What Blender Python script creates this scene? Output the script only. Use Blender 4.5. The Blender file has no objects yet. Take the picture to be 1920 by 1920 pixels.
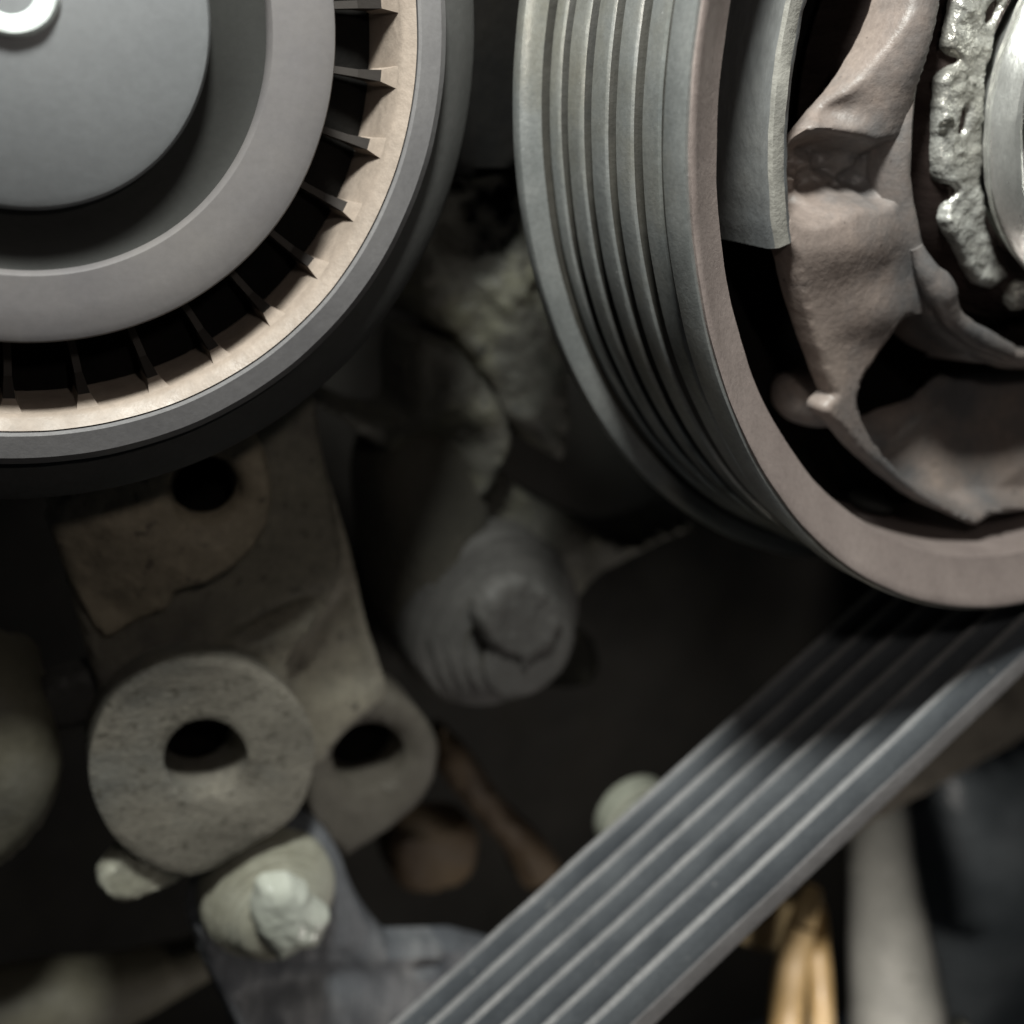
import bpy, math, random
import numpy as np
from mathutils import Vector, Matrix
from mathutils.geometry import delaunay_2d_cdt

random.seed(7)
U = 0.05                      # one working unit = 50 mm (outer radius of the grooved pulley)
SC = bpy.context.scene
COL = SC.collection

# ------------------------------------------------------------------ camera
# engine frame: +Y runs along the pulley axles towards the back, Z up
CAM = np.array([-1.92040, -1.35984, -0.31631])
RIGHT = np.array([0.883736, -0.442527, 0.152250])
UPV = np.array([0.0, 0.325331, 0.945600])
FWD = np.array([0.467985, 0.835661, -0.287507])
FPX = 2013.0                  # focal length in photo pixels (1920 wide)

cd = bpy.data.cameras.new('camera')
cam = bpy.data.objects.new('camera', cd)
COL.objects.link(cam)
cd.sensor_width = 36.0
cd.lens = FPX / 1920 * 36.0
cd.clip_start = 0.002
cd.clip_end = 10
mw = Matrix.Identity(4)
for i in range(3):
    mw[i][0] = RIGHT[i]; mw[i][1] = UPV[i]; mw[i][2] = -FWD[i]; mw[i][3] = CAM[i] * U
cam.matrix_world = mw
cd.dof.use_dof = True
cd.dof.focus_distance = 1.70 * U
cd.dof.aperture_fstop = 19.0
SC.camera = cam

# ------------------------------------------------------------------ light
w = bpy.data.worlds.new('World'); SC.world = w; w.use_nodes = True
bg = w.node_tree.nodes['Background']
bg.inputs[0].default_value = (0.75, 0.85, 1.0, 1); bg.inputs[1].default_value = 0.007

def lamp(name, pos, target, power, size, col):
    l = bpy.data.lights.new(name, 'AREA'); l.shape = 'DISK'; l.size = size * U
    l.energy = power; l.color = col
    o = bpy.data.objects.new(name, l); COL.objects.link(o)
    p = Vector(pos) * U; o.location = p
    o.rotation_euler = (Vector(target) * U - p).to_track_quat('-Z', 'Y').to_euler()
    return o
lamp('torch_lamp', (-1.95, -0.68, 1.42), (-1.1, 0.4, -0.6), 0.315, 0.42, (0.97, 1.0, 0.95))
lamp('phone_flash', (-1.60, -1.45, 0.20), (-1.1, 0.6, -0.9), 0.0135, 0.15, (1.0, 0.92, 0.84))
lamp('fill_lamp', (0.35, -0.25, -3.4), (0.7, 0.8, -2.75), 0.050, 0.30, (1.0, 0.93, 0.86))  # added fill light that brightens the hose and pipe at lower right

SC.view_settings.view_transform = 'Standard'
SC.view_settings.look = 'None'
SC.view_settings.exposure = 0.0
SC.view_settings.gamma = 1.0

# ------------------------------------------------------------------ helpers
def at(px, py, Y):
    """point of the plane y = Y seen at photo pixel (px, py); arrays allowed"""
    px = np.asarray(px, float); py = np.asarray(py, float)
    d = RIGHT * ((px - 960) / FPX)[..., None] - UPV * ((py - 960) / FPX)[..., None] + FWD
    t = (Y - CAM[1]) / d[..., 1]
    return CAM + d * t[..., None]
def depth(px, py, Y):
    return float((at(px, py, Y) - CAM) @ FWD)
def rad(px, py, Y, rpx):
    return depth(px, py, Y) * rpx / FPX

def vhash(ix, iy, iz, seed):
    n = (ix * 374761393 + iy * 668265263 + iz * 2147483647 + seed * 974634777) & 0xffffffff
    n = ((n ^ (n >> 13)) * 1274126177) & 0xffffffff
    return ((n ^ (n >> 16)) & 0xffff) / 65535.0
def vnoise(p, seed=0):
    p = np.asarray(p, float); i = np.floor(p).astype(np.int64); f = p - i; f = f * f * (3 - 2 * f)
    r = 0
    for dx in (0, 1):
        for dy in (0, 1):
            for dz in (0, 1):
                wgt = (f[..., 0] if dx else 1 - f[..., 0]) * (f[..., 1] if dy else 1 - f[..., 1]) * (f[..., 2] if dz else 1 - f[..., 2])
                r = r + wgt * vhash(i[..., 0] + dx, i[..., 1] + dy, i[..., 2] + dz, seed)
    return r
def fbm(p, seed=0, oct=4):
    p = np.asarray(p, float); a, r, s = 0.5, 0, 0
    for k in range(oct):
        r = r + a * (vnoise(p * 2 ** k, seed + k) - 0.5); s += a; a *= 0.5
    return r / s                  # about -0.5 .. 0.5

def link(name, verts, faces, mat, parent=None, sharp=35, origin=None):
    """one mesh object from world-unit coordinates"""
    v = np.asarray(verts, float)
    if parent is not None: o0 = np.array(parent['org'])
    else: o0 = np.array(origin if origin is not None else v.mean(0))
    me = bpy.data.meshes.new(name)
    me.from_pydata(((v - o0) * U).tolist(), [], faces)
    me.validate(); me.update()
    import bmesh
    bm = bmesh.new(); bm.from_mesh(me)
    bmesh.ops.recalc_face_normals(bm, faces=bm.faces[:])
    bm.to_mesh(me); bm.free()
    me.polygons.foreach_set('use_smooth', [True] * len(me.polygons))
    me.set_sharp_from_angle(angle=math.radians(sharp))
    me.materials.append(mat)
    o = bpy.data.objects.new(name, me); COL.objects.link(o)
    if parent is not None:
        r = parent; p0 = None
        o.parent = parent
        if parent.type == 'MESH': pass
        o['org'] = list(o0)
    else:
        o.location = o0 * U; o['org'] = list(o0)
    return o
def tag(o, label, cat, group=None):
    o['label'] = label; o['category'] = cat
    if group: o['group'] = group
    return o
def thing(name, label, cat, org, group=None):
    o = bpy.data.objects.new(name, None); COL.objects.link(o)
    o.empty_display_size = 0.005
    o.location = Vector([float(c) for c in org]) * U; o['org'] = [float(c) for c in org]
    return tag(o, label, cat, group)

def lathe_geo(c, prof, seg=96, a0=None, a1=None, closed=False, rough=0.0, nscale=8, seed=0, ell=1.0):
    """profile [(r, y)] about the y axis through c=(x, z); y absolute"""
    full = a0 is None
    ang = np.linspace(0, 2 * np.pi, seg, endpoint=False) if full else np.radians(np.linspace(a0, a1, seg))
    pr = np.asarray(prof, float); m = len(pr)
    R, A = np.meshgrid(pr[:, 0], ang, indexing='ij'); Yy = np.repeat(pr[:, 1][:, None], len(ang), 1)
    X = R * np.cos(A); Z = R * np.sin(A) * ell
    if rough:
        q = np.stack([X, Yy, Z], -1) * nscale + 31.7
        n = fbm(q, seed); n2 = fbm(q + 57.3, seed + 9)
        s = 1 + rough * n / np.maximum(R, .05); X = X * s; Z = Z * s; Yy = Yy + rough * n2
    V = np.stack([X + c[0], Yy, Z + c[1]], -1).reshape(-1, 3)
    k = len(ang); F = []
    for i in range(m if closed else m - 1):
        i2 = (i + 1) % m
        for j in range(k if full else k - 1):
            j2 = (j + 1) % k
            F.append((i * k + j, i * k + j2, i2 * k + j2, i2 * k + j))
    if not closed:
        for i in (0, m - 1):
            if full and pr[i, 0] < 1e-6: pass
    if not full and closed:
        F.append(tuple(i * k for i in range(m))); F.append(tuple(i * k + k - 1 for i in range(m))[::-1])
    return V, F
def lathe(name, c, prof, mat, parent=None, sharp=35, **kw):
    V, F = lathe_geo(c, prof, **kw)
    return link(name, V, F, mat, parent, sharp)

def smooth_poly(pts, step=8.0):
    """closed Catmull-Rom through pts; a point with a third value is a corner"""
    P = np.array([p[:2] for p in pts], float); C = [len(p) > 2 for p in pts]
    n = len(P); out = []
    for i in range(n):
        p0, p1 = P[i], P[(i + 1) % n]
        m0 = np.zeros(2) if C[i] else (P[(i + 1) % n] - P[i - 1]) / 2
        m1 = np.zeros(2) if C[(i + 1) % n] else (P[(i + 2) % n] - P[i]) / 2
        if C[i]: m0 = (p1 - p0) * .8
        if C[(i + 1) % n]: m1 = (p1 - p0) * .8
        k = max(1, int(np.linalg.norm(p1 - p0) / step))
        for t in np.arange(k) / k:
            out.append((2*t**3-3*t**2+1)*p0 + (t**3-2*t**2+t)*m0 + (-2*t**3+3*t**2)*p1 + (t**3-t**2)*m1)
    return np.array(out)
def seg_dist(pts, poly):
    a = poly; b = np.roll(poly, -1, 0); ab = b - a; L = (ab ** 2).sum(1) + 1e-12
    out = np.full(len(pts), 1e9)
    for s in range(0, len(pts), 2000):
        q = pts[s:s+2000]
        t = np.clip(((q[:, None] - a) * ab).sum(2) / L, 0, 1)
        out[s:s+2000] = np.sqrt((((q[:, None] - (a + t[..., None] * ab)) ** 2).sum(2)).min(1))
    return out
def inside(pts, poly):
    x, y = pts[:, 0], pts[:, 1]; r = np.zeros(len(pts), bool)
    for (x0, y0), (x1, y1) in zip(poly, np.roll(poly, -1, 0)):
        c = ((y0 > y) != (y1 > y))
        with np.errstate(divide='ignore', invalid='ignore'):
            r ^= c & (x < (x1 - x0) * (y - y0) / (y1 - y0 + 1e-15) + x0)
    return r
def stamp(P, pts, soft, step=12):
    """soft mask of a smooth polygon, 1 inside"""
    poly = smooth_poly(pts, step); d = seg_dist(P, poly); d = np.where(inside(P, poly), d, -d)
    t = np.clip(d / soft * .5 + .5, 0, 1); return t * t * (3 - 2 * t)
def hump(P, x, y, rx, ry, rot=0):
    c, s = math.cos(math.radians(rot)), math.sin(math.radians(rot))
    dx, dy = P[:, 0] - x, P[:, 1] - y
    u, v = (dx * c + dy * s) / rx, (-dx * s + dy * c) / ry
    return np.exp(-(u * u + v * v))
def ellipse(cx, cy, rx, ry, rot=0, n=16):
    c, s = math.cos(math.radians(rot)), math.sin(math.radians(rot))
    return [(cx + rx * math.cos(t) * c - ry * math.sin(t) * s, cy + rx * math.cos(t) * s + ry * math.sin(t) * c)
            for t in np.linspace(0, 2 * np.pi, n, endpoint=False)]

def plate(name, pts, Y, thick, mat, parent=None, rnd=14, rnd_d=None, step=9, relief=None, holes=(), jag=0, sharp=40,
          edge_round=True, taper=1.0, seed=3):
    """a cast piece: outline on the plane y = Y, rounded rim, relief on its face (towards -y), real thickness"""
    outl = smooth_poly(pts, step); loops = [outl] + [smooth_poly(h, step) for h in holes]
    if jag:
        for k, lp in enumerate(loops):
            q = np.concatenate([lp / 22.0, np.full((len(lp), 1), 5.0)], 1)
            lp += jag * 2 * np.stack([fbm(q, seed), fbm(q + 40, seed)], 1)
    lo, hi = outl.min(0), outl.max(0)
    gx, gy = np.meshgrid(np.arange(lo[0], hi[0], step), np.arange(lo[1], hi[1], step))
    gx = gx + (np.arange(gx.shape[0]) % 2)[:, None] * step * .5
    G = np.stack([gx.ravel(), gy.ravel()], 1)
    ok = inside(G, outl)
    for h in loops[1:]: ok &= ~inside(G, h)
    G = G[ok]
    dd = np.min([seg_dist(G, l) for l in loops], axis=0); G = G[dd > step * .75]
    allp = np.concatenate(loops + [G]); edges = []; s = 0
    for l in loops:
        k = len(l); edges += [(s + i, s + (i + 1) % k) for i in range(k)]; s += k
    vo, eo, fo, ov, oe, of = delaunay_2d_cdt([Vector(p) for p in allp], edges, [], 0, 1e-5)
    V2 = np.array([(v.x, v.y) for v in vo]); F = np.array([f for f in fo])
    cen = V2[F].mean(1); keep = inside(cen, outl)
    for h in loops[1:]: keep &= ~inside(cen, h)
    F = F[keep]
    d = np.min([seg_dist(V2, l) for l in loops], axis=0)
    r_u = rnd_d if rnd_d is not None else rad(lo[0]*.5+hi[0]*.5, lo[1]*.5+hi[1]*.5, Y, rnd)
    tt = 1 - np.clip(d / max(rnd, 1e-6), 0, 1)
    off = r_u * (1 - np.sqrt(np.clip(1 - tt * tt, 0, 1)))
    W = at(V2[:, 0], V2[:, 1], Y)
    W[:, 1] += off
    if relief is not None: W[:, 1] -= relief(V2)
    # boundary edges of the kept faces get walls
    cnt = {}
    for f in F:
        for a, b in ((f[0], f[1]), (f[1], f[2]), (f[2], f[0])):
            cnt[(a, b)] = cnt.get((a, b), 0) + 1
    bd = [(a, b) for (a, b) in cnt if (b, a) not in cnt]
    verts = W.tolist(); faces = [tuple(int(i) for i in f) for f in F]; back = {}
    cw = W.mean(0)
    for a, b in bd:
        for i in (a, b):
            if i not in back:
                p = W[i].copy(); p[1] = max(Y + thick, p[1] + .004)
                if taper != 1.0: p[[0, 2]] = cw[[0, 2]] + (p[[0, 2]] - cw[[0, 2]]) * taper
                back[i] = len(verts); verts.append(p.tolist())
        faces.append((int(b), int(a), back[a], back[b]))
    return link(name, verts, faces, mat, parent, sharp)

def tube(name, path, r, mat, parent=None, seg=20, rough=0.0, caps=True, nscale=8, seed=0):
    """round bar along a smooth path of world points; r a number or a list"""
    P = np.array(path, float)
    rr = np.full(len(P), r) if np.isscalar(r) else np.array(r, float)
    t = np.linspace(0, len(P) - 1, max(8, len(P) * 8)); i = np.minimum(t.astype(int), len(P) - 2); f = t - i
    def cr(A):
        A = np.concatenate([[2 * A[0] - A[1]], A, [2 * A[-1] - A[-2]]]); j = i + 1
        p0, p1, p2, p3 = A[j-1], A[j], A[j+1], A[j+2]; ff = f[:, None] if A.ndim > 1 else f
        return .5 * (2*p1 + (p2-p0)*ff + (2*p0-5*p1+4*p2-p3)*ff**2 + (3*p1-p0-3*p2+p3)*ff**3)
    Q = cr(P); R = cr(rr); T = np.gradient(Q, axis=0); T /= np.linalg.norm(T, axis=1)[:, None]
    up = np.array([0.3, 0.2, 0.93]); V = []; F = []
    for q, tt, r_ in zip(Q, T, R):
        a = np.cross(tt, up); a /= np.linalg.norm(a); b = np.cross(tt, a)
        for k in range(seg):
            th = 2 * math.pi * k / seg; V.append(q + r_ * (math.cos(th) * a + math.sin(th) * b))
    V = np.array(V)
    if rough: V = V + rough * np.stack([fbm(V * nscale + 11 * k, seed + k) for k in range(3)], 1)
    n = len(Q)
    for s in range(n - 1):
        for k in range(seg):
            k2 = (k + 1) % seg; F.append((s*seg+k, s*seg+k2, (s+1)*seg+k2, (s+1)*seg+k))
    if caps: F.append(tuple(range(seg))[::-1]); F.append(tuple(range((n-1)*seg, n*seg)))
    return link(name, V, F, mat, parent, 50)
def blob(name, c, r, mat, parent=None, rough=.03, nscale=6, seed=0, n=28):
    """a rounded lump with uneven surface; r = (rx, ry, rz)"""
    V = []; F = []
    for i in range(n + 1):
        a = math.pi * i / n
        for j in range(2 * n):
            b = math.pi * j / n; V.append((math.sin(a)*math.cos(b), math.cos(a), math.sin(a)*math.sin(b)))
    for i in range(n):
        for j in range(2 * n):
            j2 = (j + 1) % (2 * n); F.append((i*2*n+j, i*2*n+j2, (i+1)*2*n+j2, (i+1)*2*n+j))
    V = np.array(V); V = V * (1 + rough / min(r) * fbm(V * min(r) * nscale + 9.1, seed)[:, None]) * np.array(r) + np.array(c)
    return link(name, V, F, mat, parent, 60)

# ------------------------------------------------------------------ materials
def material(name, cols, scale=6, rough=(.5, .8), metal=0.0, bump=.25, fine=70, fine_amt=.5, spots=None, spot_scale=40,
             spot_amt=.62, stretch=(1, 1, 1), spec=.5, patches=None, patch_scale=3, patch_at=.55, patch_soft=.08, grain=.30):
    m = bpy.data.materials.new(name); m.use_nodes = True; nt = m.node_tree; N = nt.nodes; L = nt.links
    b = N['Principled BSDF']; b.inputs['Metallic'].default_value = metal; b.inputs['Specular IOR Level'].default_value = spec
    tc = N.new('ShaderNodeTexCoord'); mp = N.new('ShaderNodeMapping')
    mp.inputs['Scale'].default_value = [s / U for s in stretch]
    L.new(tc.outputs['Object'], mp.inputs['Vector'])
    def noise(sc, det=6, rgh=.6):
        n = N.new('ShaderNodeTexNoise'); n.inputs['Scale'].default_value = sc; n.inputs['Detail'].default_value = det
        n.inputs['Roughness'].default_value = rgh; L.new(mp.outputs[0], n.inputs['Vector']); return n.outputs['Fac']
    def ramp(src, stops):
        r = N.new('ShaderNodeValToRGB'); e = r.color_ramp.elements
        while len(e) < len(stops): e.new(.5)
        for el, (p, c) in zip(e, stops): el.position = p; el.color = (*c, 1)
        L.new(src, r.inputs[0]); return r.outputs[0]
    def mix(fac, a, c, typ='MIX'):
        x = N.new('ShaderNodeMix'); x.data_type = 'RGBA'; x.blend_type = typ
        L.new(fac, x.inputs[0]) if not isinstance(fac, float) else setattr(x.inputs[0], 'default_value', fac)
        for s, i in ((a, 6), (c, 7)):
            if isinstance(s, tuple): x.inputs[i].default_value = (*s, 1)
            else: L.new(s, x.inputs[i])
        return x.outputs[2]
    k = len(cols)
    c = ramp(noise(scale), [(.3 + .4 * i / max(1, k - 1), col) for i, col in enumerate(cols)])
    if patches:
        c = mix(ramp(noise(patch_scale, 8, .65), [(patch_at - patch_soft, (0, 0, 0)), (patch_at + patch_soft, (1, 1, 1))]), c, patches)
    g = noise(fine, 3, .7)
    c = mix(grain, c, ramp(g, [(.3, (.55, .55, .55)), (.7, (1.25, 1.25, 1.25))]), 'MULTIPLY')
    if spots:
        c = mix(ramp(noise(spot_scale, 3, .5), [(spot_amt, (0, 0, 0)), (spot_amt + .05, (1, 1, 1))]), c, spots)
    L.new(c, b.inputs['Base Color'])
    rr = N.new('ShaderNodeMapRange'); rr.inputs[1].default_value = .3; rr.inputs[2].default_value = .7
    rr.inputs[3].default_value, rr.inputs[4].default_value = rough
    L.new(noise(scale * 2.3), rr.inputs[0]); L.new(rr.outputs[0], b.inputs['Roughness'])
    if bump:
        ad = N.new('ShaderNodeMath'); ad.operation = 'MULTIPLY_ADD'; ad.inputs[1].default_value = fine_amt
        L.new(g, ad.inputs[0]); L.new(noise(scale * 3, 5), ad.inputs[2])
        bp = N.new('ShaderNodeBump'); bp.inputs['Strength'].default_value = bump; bp.inputs['Distance'].default_value = .02 * U
        L.new(ad.outputs[0], bp.inputs['Height']); L.new(bp.outputs[0], b.inputs['Normal'])
    return m

M = {
 'pink_cast': material('dusty_mauve_brown_casting', [(.165,.135,.12), (.235,.19,.168), (.29,.235,.203)], 3, (.32,.6), 0, .16, 85, .5, spots=(.06,.05,.045), spot_scale=46, spot_amt=.70, grain=.38, patches=(.14,.135,.135), patch_scale=2.4, patch_at=.58),
 'ring_face': material('dull_mauve_brown_ring_face', [(.23,.187,.174), (.28,.23,.213), (.32,.265,.245)], 4, (.4,.6), 0, .09, 90, .5, grain=.25, spots=(.14,.11,.10), spot_scale=50, spot_amt=.73),
 'groove_steel': material('worn_grey_groove_steel', [(.20,.21,.208), (.28,.29,.285), (.35,.355,.345)], 5, (.30,.46), .5, .07, 110, .5, spots=(.62,.62,.62), spot_scale=90, spot_amt=.73, grain=.35, patches=(.27,.25,.195), patch_scale=1.6, patch_at=.60, patch_soft=.12),
 'drum_grey': material('grey_drum_wall', [(.085,.09,.094), (.12,.125,.128), (.155,.155,.15)], 3, (.55,.8), 0, .16, 60, .4, grain=.4, stretch=(2,1,.4)),
 'groove_shade': material('painted_shade_in_the_grooves', [(.022,.021,.018), (.04,.037,.03)], 8, (.5,.8), 0, .1, 60),  # dark colour painted in for the shade low in the grooves
 'drum_edge': material('pale_rough_drum_edge', [(.17,.165,.15), (.26,.25,.225), (.30,.29,.26)], 12, (.6,.85), 0, .18, 60, spots=(.06,.055,.05), spot_scale=30, spot_amt=.68, grain=.4),
 'black': material('black_shade_in_gaps', [(.005,.005,.005), (.010,.009,.008)], 5, (.8,.95), 0, .2, 50, spec=.05),  # near-black painted in for the darkness of gaps and holes
 'dark_brown_steel': material('oily_dark_brown_steel', [(.035,.025,.022), (.075,.055,.05), (.11,.085,.078)], 5, (.16,.38), .55, .10, 80, .4, stretch=(.6,.6,3)),
 'grease': material('silver_grease_paste', [(.30,.285,.25), (.52,.51,.47), (.70,.70,.66)], 7, (.18,.45), .5, .5, 40, .7, spots=(.12,.115,.10), spot_scale=20, spot_amt=.66, grain=.4),
 'bright_steel': material('bright_machined_steel', [(.50,.50,.48), (.66,.66,.63), (.76,.76,.73)], 4, (.22,.42), .7, .10, 90, .4, stretch=(1,3,1), spots=(.10,.10,.09), spot_scale=12, spot_amt=.68, grain=.3),
 'pale_green': material('pale_greenish_metal', [(.26,.29,.25), (.42,.45,.40)], 5, (.4,.7), .2, .2, 50),
 'grey_plastic': material('matt_blue_grey_plastic', [(.118,.121,.126), (.135,.138,.143), (.155,.157,.161)], 2, (.36,.5), 0, .03, 70, .3, grain=.16, patches=(.18,.185,.19), patch_scale=1.3, patch_at=.56, patch_soft=.18),
 'ring_plastic': material('grey_mauve_plastic', [(.105,.098,.102), (.122,.114,.117), (.14,.131,.133)], 2.5, (.52,.68), 0, .03, 70, .3, grain=.16, patches=(.15,.137,.13), patch_scale=1.5, patch_at=.55, patch_soft=.15),
 'dark_plastic': material('dark_grey_plastic', [(.020,.020,.019), (.027,.027,.025)], 3, (.6,.8), 0, .03, 90, grain=.15, spec=.2),
 'lip_plastic': material('dusty_tan_plastic', [(.25,.205,.17), (.325,.265,.22), (.38,.315,.265)], 5, (.42,.65), 0, .10, 60, .5, grain=.3),
 'rim_plastic': material('grey_rim_plastic', [(.125,.12,.123), (.15,.144,.146), (.175,.168,.168)], 3, (.36,.52), 0, .06, 80, .4, spots=(.34,.34,.34), spot_scale=26, spot_amt=.76, grain=.22),
 'fin_shade': material('shade_darkened_fin_plastic', [(.028,.024,.022), (.042,.036,.032)], 4, (.6,.8), 0, .05, 80, grain=.2, spec=.25),  # plastic darkened to paint the shade inside the slots
 'flange_shade': material('shade_darkened_flange', [(.040,.040,.038), (.055,.054,.052)], 3, (.5,.75), 0, .05, 80, grain=.3),  # dark tone stands in for the unlit side of the rim
 'cap_white': material('white_hub_plastic', [(.62,.68,.66), (.75,.80,.78)], 5, (.2,.4), 0, .1, 60),
 'belt_rubber': material('grey_belt_rubber', [(.080,.088,.099), (.118,.128,.141), (.16,.172,.185)], 4, (.42,.62), 0, .16, 80, .6, stretch=(1,4,1), spots=(.30,.30,.30), spot_scale=30, spot_amt=.71, grain=.4),
 'belt_tip': material('worn_pale_rib_tip', [(.25,.247,.252), (.33,.325,.328), (.40,.39,.39)], 8, (.55,.75), 0, .25, 90, grain=.5),
 'belt_edge': material('frayed_grey_belt_cord', [(.25,.235,.235), (.33,.31,.31)], 8, (.6,.8), 0, .2, 90),
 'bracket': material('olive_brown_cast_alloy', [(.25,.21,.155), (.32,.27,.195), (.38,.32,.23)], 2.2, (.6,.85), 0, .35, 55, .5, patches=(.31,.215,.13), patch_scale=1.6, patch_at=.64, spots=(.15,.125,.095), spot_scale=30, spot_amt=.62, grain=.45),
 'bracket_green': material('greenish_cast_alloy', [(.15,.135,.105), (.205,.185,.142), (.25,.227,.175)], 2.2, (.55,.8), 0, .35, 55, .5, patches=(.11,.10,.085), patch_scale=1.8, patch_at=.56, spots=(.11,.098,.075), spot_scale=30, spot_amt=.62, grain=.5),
 'dim_brown': material('dim_brown_cast_alloy', [(.06,.052,.042), (.085,.075,.06), (.105,.095,.078)], 3, (.6,.85), 0, .14, 45),
 'boss_face': material('rough_beige_grey_boss', [(.155,.14,.115), (.21,.192,.158), (.26,.238,.195)], 4, (.55,.8), 0, .35, 70, .7, spots=(.11,.10,.08), spot_scale=44, spot_amt=.60, stretch=(1,1,1.6), patches=(.165,.16,.14), patch_scale=2.5, grain=.5),
 'block': material('rough_dirty_engine_casting', [(.045,.044,.037), (.075,.072,.06), (.105,.10,.083)], 5, (.6,.9), 0, .6, 34, .7, spots=(.022,.022,.019), spot_scale=18, spot_amt=.66, patches=(.13,.126,.085), patch_scale=3, patch_at=.60),
 'dim_cast': material('dim_grey_casting', [(.042,.04,.037), (.06,.057,.053), (.075,.071,.066)], 4, (.6,.85), 0, .25, 40),
 'dark_cast': material('dark_brown_casting_and_shade', [(.03,.028,.022), (.05,.046,.036), (.065,.058,.045)], 3, (.7,.9), 0, .3, 40),
 'blue_dark': material('dark_slate_bracket_paint', [(.10,.108,.125), (.15,.158,.173), (.21,.215,.225)], 3, (.4,.7), 0, .3, 50, .6, patches=(.36,.365,.37), patch_scale=2.6, patch_at=.60, stretch=(2.2,1,.6)),
 'stud_paint': material('pale_cream_paint', [(.27,.26,.20), (.37,.36,.29), (.45,.45,.38)], 6, (.3,.6), 0, .25, 40, .5, grain=.3),
 'wet_cream': material('glossy_cream_paint', [(.52,.54,.46), (.62,.64,.56), (.70,.72,.64)], 6, (.12,.35), 0, .25, 30, .6, grain=.15),
 'cream': material('cream_plug_paint', [(.36,.37,.30), (.46,.47,.39)], 5, (.5,.7), 0, .2, 40),
 'gold': material('golden_brown_hose', [(.42,.28,.11), (.55,.385,.18), (.62,.46,.25)], 4, (.35,.6), 0, .08, 50),
 'olive': material('olive_gold_sheet', [(.16,.12,.055), (.24,.18,.085)], 4, (.5,.7), 0, .2, 40),
 'pipe_grey': material('mottled_grey_pipe', [(.33,.335,.31), (.43,.435,.40), (.50,.50,.46)], 4, (.5,.8), 0, .15, 40, spots=(.22,.22,.20), spot_scale=14, spot_amt=.70),
 'slate_blue': material('slate_blue_plastic', [(.07,.085,.095), (.12,.14,.152), (.19,.215,.23)], 2.0, (.35,.6), 0, .1, 40),
 'rust': material('rusty_brown_metal', [(.03,.018,.008), (.052,.032,.014), (.07,.045,.02)], 4, (.7,.9), 0, .3, 40),
 'beige_lump': material('blotched_beige_casting', [(.10,.088,.062), (.15,.138,.10), (.20,.19,.16)], 2, (.5,.8), 0, .15, 40),
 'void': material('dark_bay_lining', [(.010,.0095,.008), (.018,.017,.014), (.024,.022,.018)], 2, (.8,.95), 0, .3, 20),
}

# ------------------------------------------------------------------ the dark engine bay behind everything
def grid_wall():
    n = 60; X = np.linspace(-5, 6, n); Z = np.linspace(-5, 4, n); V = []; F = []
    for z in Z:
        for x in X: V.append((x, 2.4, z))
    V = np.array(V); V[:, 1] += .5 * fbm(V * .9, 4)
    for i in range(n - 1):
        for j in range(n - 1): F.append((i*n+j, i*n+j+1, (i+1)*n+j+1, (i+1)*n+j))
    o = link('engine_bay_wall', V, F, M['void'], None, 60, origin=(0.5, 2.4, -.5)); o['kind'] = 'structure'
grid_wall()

# ------------------------------------------------------------------ grooved pulley (axis through the origin)
gp = thing('grooved_pulley', 'metal pulley with fine belt grooves round its side and an open greasy hub', 'pulley', (0, 0, 0))
prof = [(.895, .40), (.90, .075), (.905, .058), (.93, .045), (.975, .010), (.986, .002), (.996, .001), (1.0, .008), (1.0, .052)]
for k in range(5):
    y = .082 + .072 * k; q = .984 + .004 * k
    if k == 0: prof += [(.99, .060), (.945, .070)]
    prof += [(.936, y - .005), (.936, y), (q - .0065, y + .009), (q - .002, y + .0125), (q, y + .018), (q + .001, y + .051), (q - .004, y + .0565)]
prof[-2:] = [(1.0, .409), (.996, .412)]
prof += [(.950, .414), (.952, .4175), (1.011, .4190), (1.030, .4200), (1.042, .4225), (1.050, .427), (1.053, .433), (1.052, .450), (1.03, .465), (.90, .465)]
orr = lathe('outer_ring', (0, 0), prof, M['groove_steel'], gp, 32, seg=320, rough=.003, nscale=9)
orr.data.materials.append(M['groove_shade'])  # second slot: painted shade along the groove bottoms
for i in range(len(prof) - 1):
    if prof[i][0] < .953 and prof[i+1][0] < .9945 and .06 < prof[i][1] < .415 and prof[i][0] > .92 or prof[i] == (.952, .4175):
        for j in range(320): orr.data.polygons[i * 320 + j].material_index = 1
# the front face of the ring carries another surface: a separate sleeve 2 mm proud
lathe('front_face', (0, 0), [(.893, .39), (.897, .075), (.903, .054), (.93, .040), (.972, .006), (.984, -.003), (.990, -.0035), (.991, .006), (.96, .05), (.91, .09), (.9, .39)],
      M['ring_face'], gp, 40, seg=256, rough=.005, nscale=14, seed=4)
lathe('back_plate', (0, 0), [(.30, .43), (.9, .43), (.9, .46), (.30, .46)], M['black'], gp, seg=96, closed=True)
lathe('rubber_ring', (0, 0), [(.885, .36), (.885, .41), (.70, .41), (.70, .36)], M['black'], gp, seg=128, closed=True)
# inner drum wall, upper left sector (angles seen from the front)
dV, dF = lathe_geo((0, 0), [(.764, .092), (.769, .098), (.774, .112), (.770, .20), (.768, .37), (.73, .37), (.728, .10), (.742, .090)], seg=90, a0=118, a1=207, closed=True, rough=.006, nscale=34, seed=5)
dm = link('inner_drum', dV, dF, M['drum_grey'], gp, 40)
dm.data.materials.append(M['drum_edge'])
for i in (0, 7):
    for j in range(89): dm.data.polygons[i * 89 + j].material_index = 1

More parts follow.
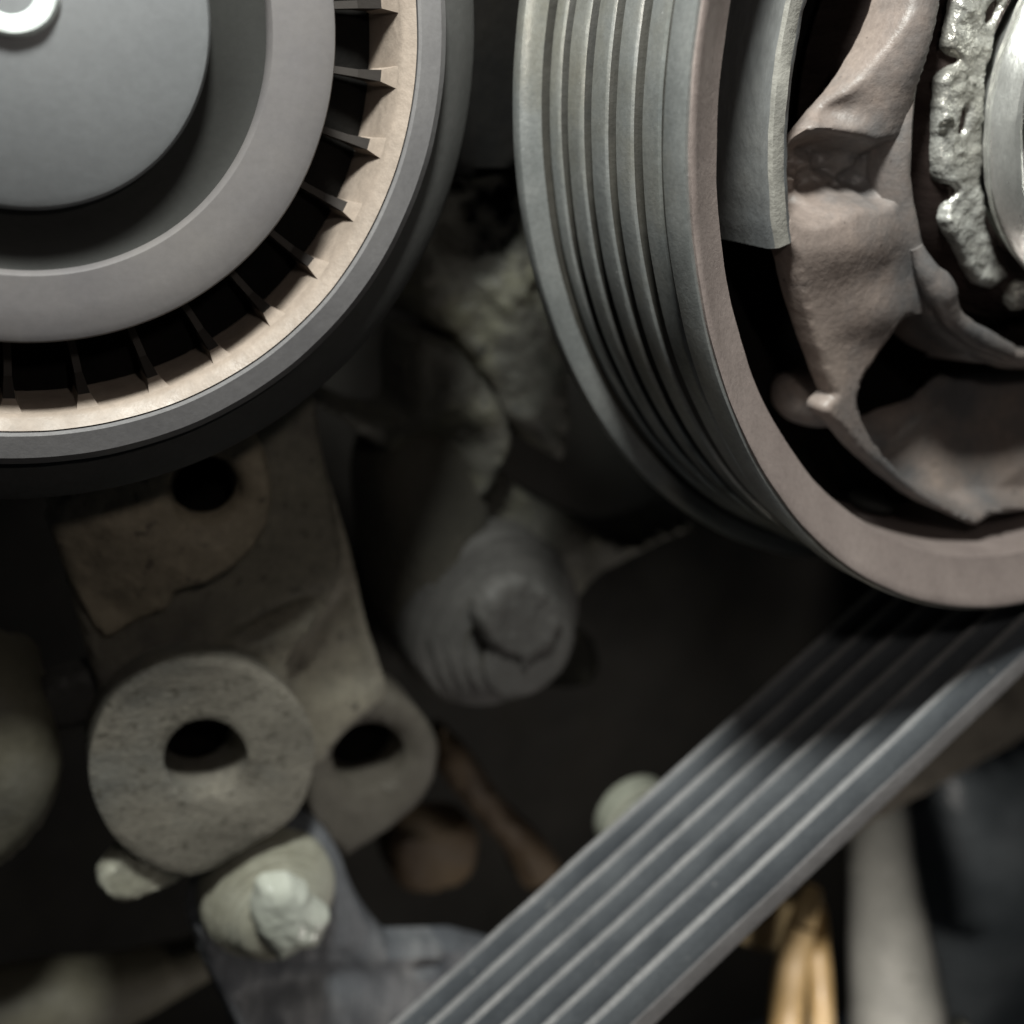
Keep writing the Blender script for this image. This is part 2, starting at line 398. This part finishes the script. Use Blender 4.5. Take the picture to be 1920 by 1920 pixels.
# armature casting: spokes, pockets and humps as relief on one plate
arm_out = [(1712,-120,1), (1690,-40), (1652,58), (1602,146), (1546,214), (1508,262), (1484,320), (1470,390), (1466,440), (1486,488), (1494,530), (1512,590), (1545,684), (1568,742,1), (1546,772), (1580,806), (1620,852),
           (1680,905), (1740,948), (1790,968), (1832,985), (1868,966), (1930,958), (2110,920,1), (2110,655,1), (1960,662), (1885,655), (1830,630), (1770,575), (1728,490), (1706,400), (1697,300), (1697,200), (1712,90), (1738,0), (1770,-120,1)]
def arm_relief(P):
    r = np.zeros(len(P))
    # shallow broken recess under the upper arm
    r -= .085 * stamp(P, [(1510,268), (1560,263), (1600,272), (1635,284), (1668,280), (1672,330), (1650,370), (1590,372), (1530,398), (1496,398), (1500,320)], 26) * (1 + .9 * fbm(np.c_[P / 34., P[:, :1] * 0], 61))
    # lower pocket with its dished floor
    pk = stamp(P, [(1630,762), (1638,724), (1668,668), (1702,612), (1745,604), (1800,664), (1860,694), (2180,690,1), (2180,944,1), (1925,944), (1862,950), (1826,962), (1770,936), (1710,894), (1664,842), (1636,796)], 14)
    fl = np.clip((P[:, 0] - 1600) * .45 + (P[:, 1] - 640) * .55, 0, 300) / 300.0
    r -= pk * (.26 - .20 * np.clip(fl, 0, 1) ** 1.3)
    r += .045 * hump(P, 1800, 800, 90, 34, -32) * pk + .03 * hump(P, 1730, 860, 60, 22, -25) * pk
    # the swelling lower spoke
    r += .034 * hump(P, 1585, 455, 115, 80, -12) + .022 * hump(P, 1640, 580, 70, 60)
    # upper arm rises to the hub lip
    r += .05 * hump(P, 1690, 60, 60, 190, 12) - .03 * hump(P, 1565, 205, 40, 30)
    q = np.concatenate([P / 60.0, np.full((len(P), 1), 2.0)], 1)
    r += .006 * fbm(q * .7, 3, 2) + .0014 * fbm(q * 4, 8)
    return r
plate('armature', arm_out, .105, .05, M['pink_cast'], gp, rnd=9, step=6, relief=arm_relief, jag=1.6, sharp=60,
      holes=[[(1613,764), (1620,720), (1655,657), (1692,598), (1745,608), (1800,668), (1860,698), (2075,690,1), (2075,706,1), (1935,722), (1870,738), (1810,776), (1750,806), (1690,846), (1664,856), (1638,816)]])
# the rest of the web, out of the frame to the right
wV, wF = lathe_geo((0, 0), [(.475, .11), (.75, .13), (.75, .2), (.475, .2)], seg=120, a0=-60, a1=140, closed=True, rough=.02)
link('web', wV, wF, M['pink_cast'], gp, 40)
kx, ky = 1520, 744
blob('knob', at(kx, ky, .27), (rad(kx, ky, .27, 70), .09, rad(kx, ky, .27, 52)), M['pink_cast'], gp, .02, 10, 2)
kx, ky = 1632, 940
blob('knob', at(kx, ky, .30), (rad(kx, ky, .3, 28), .05, rad(kx, ky, .3, 16)), M['dark_plastic'], gp, .02, 10, 5)
# hub lip bead, lower left
tube('bead', [at(1716,462,.085), at(1736,512,.080), at(1762,548,.078), at(1784,596,.082), at(1836,636,.09), at(1890,660,.09)], [.012,.021,.030,.020,.022,.018], M['pink_cast'], gp, 14, .02, seed=3)
# hub: bore, sleeve, grease ring, inner ring, core
lathe('hub_lip', (0, 0), [(.515, .115), (.503, .094), (.492, .082), (.482, .079), (.474, .084), (.471, .10), (.471, .20), (.50, .20)], M['pink_cast'], gp, 45, seg=180, closed=True, rough=.010, nscale=14, seed=12)
lathe('bore', (0, 0), [(.470, .12), (.466, .30), (.30, .33), (.30, .36), (.49, .36), (.49, .12)], M['dark_brown_steel'], gp, 35, seg=160, closed=True, rough=.004)
lathe('sleeve', (0, 0), [(.425, .32), (.423, .20), (.412, .19), (.408, .165), (.396, .150), (.392, .125), (.382, .112), (.378, .10), (.31, .10), (.30, .32)], M['dark_brown_steel'], gp, 30, seg=200, rough=.003)
gr_out = [(1838,-90,1), (1806,0), (1790,66), (1786,88,1), (1806,112), (1788,132,1), (1776,146), (1771,180), (1768,240), (1768,300), (1774,338), (1790,346,1), (1800,358), (1792,376,1), (1781,400), (1784,424), (1802,458), (1822,498), (1846,536,1), (1868,540), (1890,518,1), (1876,486), (1862,452), (1852,410), (1846,360), (1845,300), (1846,230), (1852,160), (1864,90), (1890,10), (1924,-90,1)]
def gr_relief(P):
    q = np.concatenate([P / 26.0, np.full((len(P), 1), 1.0)], 1)
    return .018 * fbm(q * .6, 6, 2) + .007 * fbm(q * 2.2, 2)
plate('grease_ring', gr_out, .088, .03, M['grease'], gp, rnd=7, step=4.5, relief=gr_relief, jag=4, sharp=70,
      holes=[ellipse(1811, 226, 7, 27, 8, 10), ellipse(1866, 22, 9, 26, 22, 8)])
blob('grease_blob', at(1908, 552, .095), (.030, .025, .034), M['grease'], gp, .02, 30, 8)
lathe('inner_ring', (0, 0), [(.28, .12), (.30, .075), (.330, .056), (.341, .050), (.343, .040), (.337, .037), (.338, .034), (.346, .031), (.344, .024), (.326, -.004), (.318, -.008), (.308, -.004), (.300, .03), (.285, .10), (.27, .12)], M['bright_steel'], gp, 28, seg=200, rough=.005, nscale=20)
lathe('core', (0, 0), [(.0005, .14), (.10, .15), (.17, .17), (.20, .20), (.21, .28), (.29, .30), (.29, .33), (.0005, .33)], M['pale_green'], gp, 35, seg=96, rough=.01)

# ------------------------------------------------------------------ smooth pulley, upper left
LC = (-1.8497 + (-1.92040 + 1.8497) * 0, 0)
YL = .40
s_ = (YL - CAM[1]) / (.91328 - CAM[1])
lc = CAM + s_ * (np.array([-1.82057, .91328, -.15501]) - CAM); LC = (lc[0], lc[2]); LR = .84028 * s_
lp = thing('smooth_pulley', 'wide grey plastic pulley with a slotted pinkish rim and a white hub socket', 'pulley', (LC[0], YL, LC[1]))
def pl(name, prof, mat, c=None, **kw): return lathe(name, c or LC, [(r, YL + yy) for r, yy in prof], mat, lp, **kw)
pl('rim', [(.60, .13), (.60, .03), (.5995, .010), (.5992, -.0105), (.604, -.013), (.640, -.008), (.652, .002), (.656, .014), (.654, .05), (.66, .13)], M['rim_plastic'], seg=256, rough=.003, sharp=28)
pl('slot_wall', [(.568, .14), (.570, .06), (.575, .012), (.580, .004), (.589, -.004), (.5965, -.0095), (.5972, .0), (.592, .02), (.588, .07), (.58, .14)], M['lip_plastic'], seg=256, rough=.004, sharp=40)
pl('rear_flange', [(.640, .02), (.690, .035), (.722, .052), (.730, .062), (.730, .20), (.64, .20)], M['flange_shade'], seg=200, sharp=30)
pl('face_ring', [(.350, .06), (.351, -.024), (.353, -.034), (.357, -.039), (.40, -.042), (.440, -.043), (.452, -.039), (.456, -.030), (.457, .0), (.457, .12), (.44, .13)], M['ring_plastic'], seg=220, sharp=30, rough=.002)
pl('seal_ring', [(.255, -.065), (.262, -.035), (.29, -.020), (.33, -.018), (.350, -.022), (.356, -.026), (.36, .06), (.255, .06)], M['dark_plastic'], seg=180, sharp=45)
pl('hub_cap', [(.262, .02), (.264, -.046), (.2625, -.058), (.257, -.066), (.245, -.071), (.10, -.100), (.0005, -.103)], M['grey_plastic'], seg=180, sharp=30, rough=.003, nscale=5)
pl('socket', [(.066, -.090), (.064, -.108), (.058, -.116), (.048, -.116), (.034, -.100), (.026, -.06), (.0005, -.055)], M['cap_white'], c=(LC[0] - .006, LC[1] + .022), seg=64, sharp=40, rough=.004, nscale=30)
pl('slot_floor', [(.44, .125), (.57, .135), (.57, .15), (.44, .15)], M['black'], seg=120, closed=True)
nr = 32
fin = None
for k in range(nr):
    a = 2 * math.pi * (k + .12) / nr
    if fin is None:
        V = []
        for r_, y0, t in ((.452, .095, .005), (.53, .078, .006), (.558, .042, .009), (.579, .008, .019)):
            for sgn in (-1, 1):
                V.append((r_, y0, sgn * t)); V.append((r_, .12, sgn * t))
        F = []
        for i in range(3):
            b = i * 4
            F += [(b, b+4, b+5, b+1), (b+2, b+3, b+7, b+6), (b, b+2, b+6, b+4), (b+1, b+5, b+7, b+3)]
        F += [(0, 1, 3, 2), (12, 14, 15, 13)]
        me = bpy.data.meshes.new('rib'); me.from_pydata([(x*U, y_*U, z*U) for x, y_, z in V], [], F); me.update()
        me.materials.append(M['fin_shade']); me.materials.append(M['lip_plastic'])
        for q in range(8, 12): me.polygons[q].material_index = 1  # outer stubs paler, painting the light that reaches the lip
        fin = me
    o = bpy.data.objects.new('rib', fin); COL.objects.link(o); o.parent = lp; o.rotation_euler = (0, -a, 0)
pl('bearing_tube', [(.20, .0), (.20, .5), (.0005, .5)], M['dark_cast'], seg=48)

# ------------------------------------------------------------------ ribbed belt
dirv = np.array([-.747, 0, -.665]); dirv /= np.linalg.norm(dirv)        # down the belt, to the lower left
nrm = np.array([.665, 0, -.747]); nrm /= np.linalg.norm(nrm)            # away from the pulley
db = thing('drive_belt', 'grey ribbed drive belt running diagonally from the grooved pulley to the lower left', 'belt', nrm * .97 + np.array([0, .24, 0]))
BY0, BY1 = .035, .45
def belt_path(n_arc=30):
    """centre line (offset 0 at the rib roots) and its outward normal, from lower left, round the pulley, up and away"""
    pts = []
    for t in np.linspace(2.6, 0, 40): pts.append((dirv * t, nrm))
    a0 = math.atan2(nrm[2], nrm[0]); 
    for a in np.linspace(0, 2.2, n_arc)[1:]:
        pts.append((None, np.array([math.cos(a0 + a), 0, math.sin(a0 + a)])))
    e = pts[-1][1]; tdir = np.array([-e[2], 0, e[0]])
    for t in np.linspace(.2, 2, 8): pts.append((tdir * t, e))
    return pts
BP = belt_path()
def sweep(name, sect, mat, wob=0.0, seed=0, root=.985, tip=None):
    V = []; F = []; k = len(sect)
    for i, (off, n_) in enumerate(BP):
        for j, (yy, h) in enumerate(sect):
            base = n_ * (root + h); p = base if off is None else base + off
            V.append((p[0], yy, p[2]))
    V = np.array(V)
    if wob:
        q = V * 5; V[:, 1] += wob * fbm(q, seed); V += (wob * .6 * fbm(q * 1.7 + 9, seed))[:, None] * nrm
    for i in range(len(BP) - 1):
        for j in range(k):
            j2 = (j + 1) % k; F.append((i*k+j, i*k+j2, (i+1)*k+j2, (i+1)*k+j))
    F.append(tuple(range(k))); F.append(tuple(range((len(BP)-1)*k, len(BP)*k))[::-1])
    o = link(name, V, F, mat, db, 30)
    if tip is not None:                                             # the worn rib tip shows paler rubber
        o.data.materials.append(M['belt_tip'])
        for i in range(len(BP) - 1): o.data.polygons[i * k + tip].material_index = 1
    return o
sweep('backing', [(BY0, .0), (BY0 - .002, .006), (BY0 - .002, .048), (BY0 + .003, .052), (BY1, .052), (BY1, .0)], M['belt_edge'])
rp = (BY1 - BY0) / 6
for k in range(6):
    c = BY0 + rp * (k + .5)
    sweep('rib', [(c - rp*.47, .004), (c - rp*.47, -.002), (c - rp*.18, -.044), (c - rp*.12, -.048), (c + rp*.12, -.048), (c + rp*.18, -.044), (c + rp*.47, -.002), (c + rp*.47, .004)], M['belt_rubber'], .006, 20 + k, tip=3)

# ------------------------------------------------------------------ cast bracket below the smooth pulley
org = at(400, 1100, .8)
br = thing('casting_bracket', 'olive brown cast bracket with three bolt holes below the smooth pulley', 'bracket', org)
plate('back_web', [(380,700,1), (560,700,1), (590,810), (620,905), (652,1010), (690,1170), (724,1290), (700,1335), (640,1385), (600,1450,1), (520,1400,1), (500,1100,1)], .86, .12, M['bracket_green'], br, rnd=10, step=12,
      relief=lambda P: -.03 * stamp(P, [(560,1220), (640,1110), (680,1170), (700,1270), (620,1300)], 30) + .02 * fbm(np.c_[P / 70., P[:, :1] * 0], 3))
def br_relief(P):
    q = np.c_[P / 60., P[:, :1] * 0]
    return .014 * fbm(q, 5) - .045 * hump(P, 505, 1172, 110, 16, -28) + .02 * hump(P, 450, 1210, 120, 20, -12)
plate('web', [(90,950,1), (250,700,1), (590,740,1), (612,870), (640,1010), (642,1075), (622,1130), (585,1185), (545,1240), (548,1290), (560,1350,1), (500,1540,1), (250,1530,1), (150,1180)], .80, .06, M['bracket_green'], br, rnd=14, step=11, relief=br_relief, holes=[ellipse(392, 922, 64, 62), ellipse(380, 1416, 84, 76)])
plate('pad', [(88,985,1), (110,930,1), (200,820,1), (430,760,1), (492,830), (514,915), (502,1000), (455,1062), (395,1100), (338,1124), (320,1160), (262,1196), (200,1232,1), (150,1150)], .725, .065, M['bracket'], br, rnd=20, step=10,
      relief=lambda P: .022 * fbm(np.c_[P / 55., P[:, :1] * 0], 7) - .055 * np.clip((P[:, 1] * .8 - P[:, 0] * .5 - 690) / 130., 0, 1) - .006 * stamp(P, ellipse(392, 930, 92, 88), 10), holes=[ellipse(390, 920, 66, 60)])
boss_pts = [(390,1236), (470,1250), (540,1295), (580,1350), (592,1412), (580,1476), (556,1528), (512,1566,1), (400,1632,1), (360,1644), (300,1632), (235,1592), (190,1530), (168,1460), (175,1390), (205,1320), (260,1270), (320,1243)]
plate('boss', boss_pts, .70, .17, M['boss_face'], br, rnd=5, step=9, holes=[ellipse(388, 1426, 80, 74)], taper=.96,
      relief=lambda P: .004 * fbm(np.c_[P / 34., P[:, :1] * 0], 11) - .003 * stamp(P, ellipse(388, 1430, 118, 112), 24) - .012 * hump(P, 445, 1480, 40, 24, -40))
c_ = at(388, 1426, .86); r_ = rad(388, 1426, .8, 84)
lathe('hole_dark_disc', (c_[0], c_[2]), [(.0005, .90), (r_ * 1.3, .90), (r_ * 1.3, .93), (.0005, .93)], M['black'], br, seg=40)  # black disc painted as the dark beyond the hole
c_ = at(392, 922, .92); lathe('hole_dark_disc', (c_[0], c_[2]), [(.0005, .93), (.13, .93), (.13, .96), (.0005, .96)], M['black'], br, seg=40)
plate('small_boss', [(700,1298), (775,1325), (822,1390), (818,1460), (780,1520), (716,1570), (652,1612,1), (598,1560), (566,1490), (586,1400), (636,1330)], .86, .16, M['dim_brown'], br, rnd=12, step=10, holes=[ellipse(697, 1424, 70, 62, -8)],
      relief=lambda P: .012 * fbm(np.c_[P / 40., P[:, :1] * 0], 13) - .008 * stamp(P, ellipse(695, 1425, 95, 88), 10))
c_ = at(697, 1424, 1.0); lathe('hole_dark_disc', (c_[0], c_[2]), [(.0005, 1.0), (.13, 1.0), (.13, 1.03), (.0005, 1.03)], M['black'], br, seg=40)
plate('arm', [(60,1330,1), (110,1280), (230,1250,1), (250,1300,1), (200,1350), (100,1375)], .84, .08, M['dim_cast'], br, rnd=14, step=10)
plate('lug', [(187,1656), (230,1600,1), (370,1620,1), (340,1655), (290,1680), (232,1697), (198,1682)], .735, .06, M['stud_paint'], br, rnd=14, step=7, relief=lambda P: .012 * fbm(np.c_[P / 20., P[:, :1] * 0], 2))

# ------------------------------------------------------------------ slate bracket and pale stud, lower left
sb = plate('slate_bracket', [(358,1745,1), (372,1690), (398,1636), (455,1590), (515,1552), (560,1544), (604,1562), (636,1600), (660,1660), (700,1735), (738,1780,1), (865,1776,1), (960,1800,1), (800,2000,1), (470,2000,1), (420,1890), (396,1842)], .80, .09, M['blue_dark'], None, rnd=16, step=11,
      relief=lambda P: .02 * fbm(np.c_[P / 50., P[:, :1] * 0], 15) - .04 * hump(P, 560, 1850, 120, 26, -8) - .03 * stamp(P, [(772,1816), (800,1808), (832,1810), (822,1826), (790,1832)], 8))
tag(sb, 'dark slate blue bracket plate under the pale cream stud at the bottom left', 'bracket')
c_ = at(512, 1700, .72)
st = thing('pale_stud', 'cream painted threaded stud with a broken bright end on the slate bracket', 'bolt', (c_[0], .80, c_[2]))
R0 = rad(512, 1700, .72, 122)
sp = [(R0*1.04, .82), (R0*1.04, .755), (R0, .745)]
for k in range(5):
    f_ = 1 - .085 * k; yy = .742 - k * .019
    sp += [(R0*.93*f_, yy), (R0*.99*f_, yy - .005), (R0*.985*f_, yy - .010), (R0*.92*f_, yy - .016)]
sp += [(R0*.52, .640), (R0*.3, .634), (.0005, .632)]
lathe('threaded_shank', (c_[0], c_[2]), sp, M['stud_paint'], st, 45, seg=90, rough=.007, nscale=7, seed=6)
plate('broken_tip', [(478,1735), (486,1700), (500,1672), (545,1664), (582,1680), (592,1700), (612,1716), (628,1730), (620,1756), (606,1786), (572,1800), (548,1812), (530,1822), (516,1800), (492,1776)], .595, .06, M['wet_cream'], st, rnd=36, step=4, jag=4, sharp=75,
      relief=lambda P: .014 * fbm(np.c_[P / 50., P[:, :1] * 0], 22, 2) + .005 * fbm(np.c_[P / 14., P[:, :1] * 0], 4, 2))

# ------------------------------------------------------------------ dim ringed bolt in the middle
c_ = at(930, 1165, .98)
bo = thing('ringed_bolt', 'dim grey bolt with coarse rings in the dark middle of the engine', 'bolt', (c_[0], 1.1, c_[2]))
B0 = rad(930, 1165, .98, 175)
prof = [(B0, 1.1), (B0, 1.0), (B0*.96, .985)]
for k in range(5):
    f_ = 1 - k / 5 * .60; yy = .975 - k * .042
    prof += [(B0*.74*f_, yy), (B0*.93*f_, yy-.010), (B0*.95*f_, yy-.020), (B0*.76*f_, yy-.034)]
prof += [(B0*.34, .775), (B0*.3, .772), (.0005, .772)]
rs = lathe('ringed_shank', (c_[0], c_[2]), prof, M['dim_cast'], bo, 45, seg=96, rough=.012, nscale=8)
rs.data.materials.append(M['dark_cast'])  # ring valleys coloured darker to stand in for shade
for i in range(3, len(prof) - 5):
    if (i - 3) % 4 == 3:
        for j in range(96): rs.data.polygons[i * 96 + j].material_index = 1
plate('ragged_tip', [(895,1150), (930,1100), (990,1085), (1040,1110), (1062,1150), (1056,1200), (1040,1225), (1010,1240), (985,1268), (970,1240), (930,1220), (905,1190)], .752, .05, M['dim_cast'], bo, rnd=26, step=6, jag=5, relief=lambda P: .025 * fbm(np.c_[P / 30., P[:, :1] * 0], 31))

# ------------------------------------------------------------------ castings in the dark behind
def blk(P):
    q = np.c_[P / 60., P[:, :1] * 0]
    return .07 * fbm(q, 41, 3) + .02 * fbm(q * 3, 42) + .06 * hump(P, 960, 560, 70, 240, -14)
eb = plate('engine_casting', [(780,300,1), (1120,260,1), (1150,520,1), (1085,640), (1065,720), (1075,800), (1062,870), (1010,820), (960,790), (925,730), (860,640), (800,580)], 1.02, .3, M['block'], None, rnd=26, step=9, jag=6, relief=blk, sharp=60)
tag(eb, 'rough dirty engine casting between the two pulleys', 'engine part')
ar = plate('support_casting', [(786,650), (840,640), (900,700), (950,770), (968,830), (945,900), (915,960), (860,960), (780,900), (700,830), (640,790), (590,768,1), (575,745,1), (650,765), (720,790), (775,780)], .99, .25, M['block'], None, rnd=22, step=9, jag=4, sharp=60,
      relief=lambda P: .06 * fbm(np.c_[P / 70., P[:, :1] * 0], 45) - .10 * stamp(P, ellipse(800, 930, 110, 120), 70))
tag(ar, 'grey casting arm reaching down from behind the smooth pulley', 'engine part')
dc = plate('shadow_lump', [(740,820), (820,800), (890,860), (930,960), (900,1080), (880,1200), (900,1300), (860,1330), (790,1290), (735,1180), (712,1040), (705,900)], 1.08, .2, M['dark_cast'], None, rnd=60, step=14, relief=lambda P: .10 * hump(P, 810, 1050, 120, 260, 0))  # dark lump modelled where there is only shadow
tag(dc, 'dark brown rounded shape standing in for shadow left of the ringed bolt', 'engine part')
tc_ = plate('timing_cover', [(935,885), (985,925), (1060,965), (1130,1000), (1200,1010), (1300,975,1), (1310,1000,1), (1180,1062), (1112,1102), (1085,1170), (1130,1220), (1110,1290), (1000,1300), (900,1300), (850,1100), (900,960)], 1.12, .2, M['block'], None, rnd=24, step=11, relief=lambda P: .05 * fbm(np.c_[P / 60., P[:, :1] * 0], 48) + .05 * hump(P, 1040, 1040, 80, 70))
tag(tc_, 'dim grey casting with a sloping edge behind the ringed bolt', 'engine part')
tg = plate('gap_shade_plate', [(780,-260,1), (1060,-260,1), (1010,120), (985,300), (930,330), (850,318), (800,120)], .80, .5, M['black'], None, rnd=20, step=14)  # added plate: blackens the gap and shadows the casting below
tag(tg, 'added black plate darkening the gap between the two pulleys at the top', 'engine part')
rl = thing('rusty_bracket', 'rusty brown metal bracket deep in the dark beside the belt', 'bracket', at(880, 1620, 1.35))
plate('lower_leg', [(740,1580), (850,1550), (905,1570), (900,1640), (860,1680), (760,1680)], 1.35, .15, M['rust'], rl, rnd=30, step=14)
plate('upper_leg', [(840,1380,1), (890,1420), (960,1520), (1040,1600), (1060,1650), (1000,1680), (960,1610), (890,1530), (830,1450)], 1.3, .12, M['rust'], rl, rnd=24, step=14)
lc2 = plate('rounded_casting', [(-80,1250,1), (40,1290), (92,1340), (112,1400), (122,1465), (100,1540), (60,1600), (0,1650), (-80,1680,1)], .78, .25, M['beige_lump'], None, rnd=60, step=12, relief=lambda P: .05 * hump(P, 10, 1430, 100, 130))
tag(lc2, 'rounded blotched beige casting cut off by the left edge', 'engine part')
nub = plate('bolt_head', [(-5,1240), (22,1222), (60,1230), (82,1262), (60,1304), (32,1316), (6,1290)], 1.05, .1, M['beige_lump'], None, rnd=18, step=8)
tag(nub, 'small blurred grey bolt head above the beige casting at the left edge', 'bolt')
tb = tube('lower_pipe', [at(-120,1940,1.2), at(60,1895,1.2), at(200,1860,1.22), at(330,1815,1.25), at(420,1775,1.3)], [.15,.13,.11,.08,.06], M['beige_lump'], None, 20, .02)
tag(tb, 'blurred beige pipe along the bottom left corner', 'pipe')

# ------------------------------------------------------------------ behind the belt, lower right
c_ = at(1200, 1540, .85); R1 = rad(1200, 1540, .85, 80)
pg = lathe('cream_plug', (c_[0], c_[2]), [(R1*1.0, .90), (R1*1.03, .86), (R1*1.0, .835), (R1*.86, .83), (R1*.80, .84), (R1*.72, .815), (R1*.5, .80), (.0005, .795)], M['cream'], None, 40, seg=64, rough=.006)
tag(pg, 'pale cream round plug half hidden behind the upper edge of the belt', 'plug')
bm_ = plate('cast_beam', [(1560,1610), (1640,1560), (1760,1490), (1850,1440), (1990,1360,1), (1990,1180,1), (1840,1290,1), (1600,1500,1), (1540,1570)], .78, .12, M['dim_brown'], None, rnd=22, step=11, relief=lambda P: .03 * fbm(np.c_[P / 60., P[:, :1] * 0], 51))
tag(bm_, 'dark cast beam lying along the lower right side of the belt', 'engine part')
gh = thing('golden_hose', 'shiny golden brown hose bent down at the bottom beside the belt', 'hose', at(1500, 1900, .72))
tube('hose', [at(1468,1990,.62), at(1474,1900,.63), at(1482,1830,.65), at(1494,1765,.66), at(1510,1712,.68), at(1522,1672,.74)], [.060,.057,.053,.048,.042,.034], M['gold'], gh, 24, .006)
tube('hose', [at(1542,1990,.66), at(1540,1900,.67), at(1536,1820,.69), at(1532,1770,.70), at(1534,1735,.74), at(1530,1700,.80)], [.044,.044,.043,.040,.034,.03], M['gold'], gh, 20, .005)
plate('clip_plate', [(1370,1745), (1440,1700), (1510,1690), (1520,1720), (1480,1775), (1440,1790), (1390,1770)], .84, .03, M['olive'], gh, rnd=10, step=10)
gpipe = tube('grey_pipe', [at(1690,2020,.80), at(1684,1900,.86), at(1672,1790,.94), at(1660,1680,1.04), at(1650,1560,1.18), at(1640,1400,1.4)], [.20,.185,.165,.14,.12,.11], M['pipe_grey'], None, 36, .008)
tag(gpipe, 'thick mottled grey pipe rising into the dark at the lower right', 'pipe')
sl = plate('slate_housing', [(1800,1500), (1880,1430), (2060,1400,1), (2060,2060,1), (1830,2060,1), (1815,1900), (1800,1700)], 1.25, .3, M['slate_blue'], None, rnd=60, step=14, relief=lambda P: .10 * hump(P, 1930, 1640, 80, 140, 0) + .05 * fbm(np.c_[P / 120., P[:, :1] * 0], 55))
tag(sl, 'blurred slate blue housing in the bottom right corner', 'housing')
wn = blob('pale_nub', at(1800, 1925, .85), (.035, .04, .03), M['cream'], None, .01, 10, 3)
tag(wn, 'small pale cream nub at the bottom edge between grey pipe and slate housing', 'plug')
